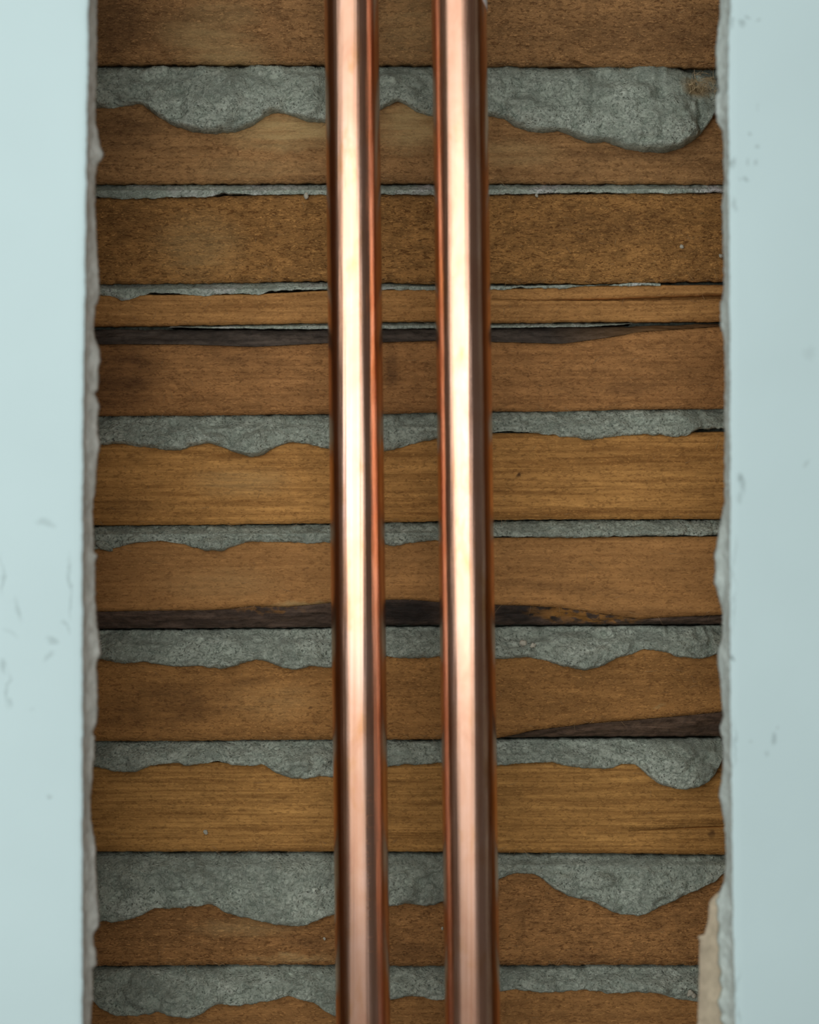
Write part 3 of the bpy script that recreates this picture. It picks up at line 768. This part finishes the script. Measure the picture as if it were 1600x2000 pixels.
wr = board('right',
           [(-400, 1430), (0, 1428), (100, 1424), (200, 1423), (300, 1425), (700, 1427), (1000, 1428), (1300, 1427), (1500, 1430), (1700, 1432), (1800, 1433), (2000, 1438), (2400, 1440)],
           [(-400, 1406), (0, 1406), (40, 1405), (80, 1400), (100, 1396), (140, 1400), (180, 1402), (186, 1397), (220, 1397), (240, 1402), (255, 1411), (300, 1413), (350, 1414), (380, 1412), (400, 1410), (430, 1411), (480, 1411), (500, 1414), (570, 1414), (590, 1408), (620, 1406), (650, 1410), (660, 1414), (700, 1416), (800, 1415), (900, 1415), (980, 1415), (1010, 1408), (1040, 1402), (1070, 1398), (1085, 1395), (1100, 1396), (1130, 1397), (1140, 1395), (1150, 1400), (1200, 1411), (1250, 1410), (1270, 1402), (1300, 1402), (1330, 1407), (1400, 1411), (1424, 1406), (1440, 1411), (1500, 1412), (1550, 1405), (1570, 1408), (1610, 1415), (1680, 1417), (1720, 1414), (1735, 1409), (1752, 1400), (1760, 1398), (1775, 1402), (1790, 1399), (1810, 1404), (1830, 1400), (1850, 1403), (1880, 1402), (1900, 1408), (1915, 1404), (1930, 1411), (1950, 1402), (1965, 1403), (1980, 1410), (1990, 1406), (2000, 1413), (2400, 1412)],
           [(1426, 15, 6, 12, 0, .7), (1428, 48, 6, 18, 0, .5), (1447, 46, 12, 8, .5, .5), (1461, 34, 7, 5, 0, .5), (1485, 36, 7, 5, 0, .4), (1462, 262, 5, 5, 0, .45), (1478, 284, 8, 6, -.4, .55), (1457, 313, 6, 6, 0, .45), (1477, 315, 6, 5, 0, .5), (1457, 352, 11, 7, .3, .55), (1442, 355, 5, 5, 0, .3), (1480, 210, 4, 7, 0, .3), (1436, 1284, 5, 5, 0, .8), (1510, 1442, 9, 12, .3, .4), (1500, 1470, 7, 8, 0, .3), (1466, 1450, 5, 5, 0, .25), (1520, 1420, 6, 5, 0, .25), (1447, 935, 9, 14, .2, .55), (1452, 950, 8, 20, 0, .4), (1445, 970, 8, 14, 0, .25), (1434, 320, 6, 16, 0, .5), (1434, 400, 5, 14, 0, .35), (1575, 905, 6, 12, .5, .25), (1580, 690, 16, 20, 0, .15), (1436, 1100, 4, 60, 0, .35), (1434, 1200, 4, 50, 0, .35), (1436, 1450, 4, 60, 0, .35), (1442, 1950, 4, 70, 0, .35)])

# torn tan backing paper that stays behind the lower right board
pts = [(1712, 1416), (1735, 1412), (1750, 1398), (1758, 1389), (1765, 1386), (1785, 1385), (1800, 1384), (1815, 1380), (1826, 1377), (1830, 1363), (1834, 1365), (1840, 1368), (1870, 1367), (1900, 1367), (2000, 1364), (2200, 1364)]
ys_px = np.arange(1712, 2200, 3.0)
ex = np.interp(ys_px, [a for a, b in pts], [b for a, b in pts]) + 0.7 * vnoise(ys_px / 5.0, 1, 77)
nu = len(ys_px)
YP = YB + 0.0004
V = []
for row, (fr, yy) in enumerate([(0.0, YP), (0.12, YP - .0001), (0.35, YP + .0002), (0.7, YP), (1.0, YP), (1.0, YP + .0009), (0.35, YP + .0012), (0.0, YP + .0008)]):
    curl = 0.0012 * (1 - fr) * fbm(ys_px / 60.0, 2, 31, 2)
    V += list(zip(wx(ex + (1470 - ex) * fr, YB), yy + np.maximum(curl, 0), wz(ys_px, YB)))
n = len(V) // nu
F = grid_faces(nu, n, 0, False) + [((n - 1) * nu + u, (n - 1) * nu + u + 1, u + 1, u) for u in range(nu - 1)]
F.append(tuple(v * nu for v in range(n))); F.append(tuple(v * nu + nu - 1 for v in range(n))[::-1])
M_PAPER = chalk('tan_backing_paper', (0.52, 0.45, 0.33))
label(link('backing_paper', V, F, M_PAPER, wr), 'torn tan backing paper at the lower end')

# ------------------------------------------------------------------ the two copper pipes
RP = 0.0113


def pipe(px_top, px_bot, YPIPE, seed, text):
    """open tube between two heights, leaning a little"""
    xa = float(wx(px_top, YPIPE)); xb = float(wx(px_bot, YPIPE))
    zt, zb = float(wz(0, YPIPE)), float(wz(2000, YPIPE))
    k = (xb - xa) / (zb - zt)
    z1, z0 = 0.275, -0.275
    xc = lambda z: xa + k * (z - zt)
    segs, rings = 128, 24
    V, F = [], []
    zs = np.linspace(z0, z1, rings)
    for rad in (RP, RP - 0.001):
        for z in zs:
            for i in range(segs):
                a = 2 * math.pi * i / segs
                V.append((rad * math.cos(a) + xc(z) - xc(z0), rad * math.sin(a), z - z0))
    N = segs * rings
    for j in range(rings - 1):
        for i in range(segs):
            b = (i + 1) % segs
            F.append((j * segs + i, j * segs + b, (j + 1) * segs + b, (j + 1) * segs + i))
            F.append((N + j * segs + i, N + (j + 1) * segs + i, N + (j + 1) * segs + b, N + j * segs + b))
    for i in range(segs):
        b = (i + 1) % segs
        F.append((i, N + i, N + b, b))
        t = (rings - 1) * segs
        F.append((t + i, t + b, N + t + b, N + t + i))
    o = link('copper_pipe', V, F, copper('copper_%d' % seed, seed))
    o.location = (xc(z0), YPIPE, z0)
    o['label'] = text; o['category'] = 'pipe'; o['group'] = 'copper pipes in the wall opening'
    # stain coordinates are given in world pixels, the mesh sits at its own base
    return o, xc, z0


YP1, YP2 = -0.0500, -0.0590
p1, xc1, z01 = pipe(686.5, 709.5, YP1, 1, 'left copper pipe, running vertically before the laths, nearer the left plasterboard')
p2, xc2, z02 = pipe(896.5, 923.5, YP2, 2, 'right copper pipe, running vertically before the laths, with a white sticker at its top')


def on_pipe(YPIPE, xc, z0, pts, mat, parent, name, w=0.00022, h=0.00005):
    """thin stamped strokes that follow the tube: lists of (px, py)"""
    V, F = [], []
    for line in pts:
        P = []
        for (px, py) in line:
            yy = YPIPE - RP
            z = float(wz(py, yy)); x = float(wx(px, yy))
            a = math.asin(max(-.98, min(.98, (x - xc(z)) / RP)))
            P.append((a, z))
        Q = []
        for (a0, zA), (a1, zB) in zip(P[:-1], P[1:]):
            for t in np.linspace(0, 1, 6)[:-1]:
                Q.append((a0 + (a1 - a0) * t, zA + (zB - zA) * t))
        Q.append(P[-1])
        b = len(V)
        for i, (a, z) in enumerate(Q):
            a2, z2 = Q[min(i + 1, len(Q) - 1)]; a1, z1 = Q[max(i - 1, 0)]
            da, dz = (a2 - a1) * RP, z2 - z1
            l = math.hypot(da, dz) or 1
            na, nz = -dz / l * w / 2, da / l * w / 2
            for s, rr in ((-1, RP - .0001), (-1, RP + h), (1, RP + h), (1, RP - .0001)):
                aa = a + s * na / RP; zz = z + s * nz
                V.append((xc(zz) + rr * math.sin(aa) - xc(z0), -rr * math.cos(aa), zz - z0))
        for i in range(len(Q) - 1):
            for k in range(4):
                F.append((b + i * 4 + k, b + i * 4 + (k + 1) % 4, b + i * 4 + 4 + (k + 1) % 4, b + i * 4 + 4 + k))
        e = b + (len(Q) - 1) * 4
        F += [(b + 3, b + 2, b + 1, b), (e, e + 1, e + 2, e + 3)]
    return link(name, V, F, mat, parent, smooth=False)


n = NT('stamped_copper')
n.bsdf.inputs['Metallic'].default_value = 1.0
n.put(n.bsdf.inputs['Base Color'], n.ramp(n.noise(n.mapping((900, 900, 900)), 1, 2), [(0.3, (0.42, 0.2, 0.11)), (0.7, (0.62, 0.33, 0.2))]))
n.bsdf.inputs['Roughness'].default_value = 0.4
strokes = [[(728, 1593), (718, 1593.5), (716.5, 1596), (716.5, 1610), (718, 1615), (723, 1617), (729, 1617.5)],
           [(717, 1640), (717, 1648)], [(718, 1648.5), (724, 1648.5)], [(717, 1662), (717.5, 1667), (721, 1668)], [(718, 1677.5), (724, 1677.5)], [(717, 1689), (721, 1688), (726, 1688.5)],
           [(718, 1699), (719, 1706), (723, 1709)], [(718, 1714), (724, 1714.5)], [(719, 1726), (723, 1725)], [(718, 1757.5), (724, 1757)], [(718, 1770), (719, 1776), (724, 1776.5)], [(717, 1794.5), (727, 1795)],
           [(719, 1832), (727, 1831)], [(720, 1857), (724, 1860), (731, 1860)], [(720, 1555), (726, 1553)], [(720, 1563), (726, 1565)]]
label(on_pipe(YP1, xc1, z01, strokes, n.m, p1, 'stamped_marking'), 'faint stamped marking along the right of the highlight')

# white sticker corner wrapped on the right flank of the right pipe, at the very top
V, F = [], []
rows = []
zbot = float(wz(21, YP2)); ztop = 0.272
nr, nc = 26, 14
for j in range(nr):
    t = j / (nr - 1)
    z = zbot + (ztop - zbot) * t ** 1.8
    up = (z - zbot)
    # rounded lower corner: starts at the flank and reaches towards the front as it goes up
    wid = math.sqrt(min(1.0, up / 0.0044))
    a0 = 1.55 - 0.72 * wid - 0.33 * min(1.0, max(0.0, up - .0044) / .01)
    rows.append([(xc2(z) + (RP + .0001) * math.sin(a0 + (2.1 - a0) * c / (nc - 1)) - xc2(z02), -(RP + .0001) * math.cos(a0 + (2.1 - a0) * c / (nc - 1)), z - z02) for c in range(nc)])
for rws in rows:
    V += rws
F = grid_faces(nc, nr)
M_STK = plain('white_sticker', (0.82, 0.86, 0.86), 0.4)
stk = link('sticker', V, F, M_STK, p2)
sm = stk.modifiers.new('thickness', 'SOLIDIFY'); sm.thickness = 0.00015; sm.offset = 1
label(stk, 'white sticker at the top right')
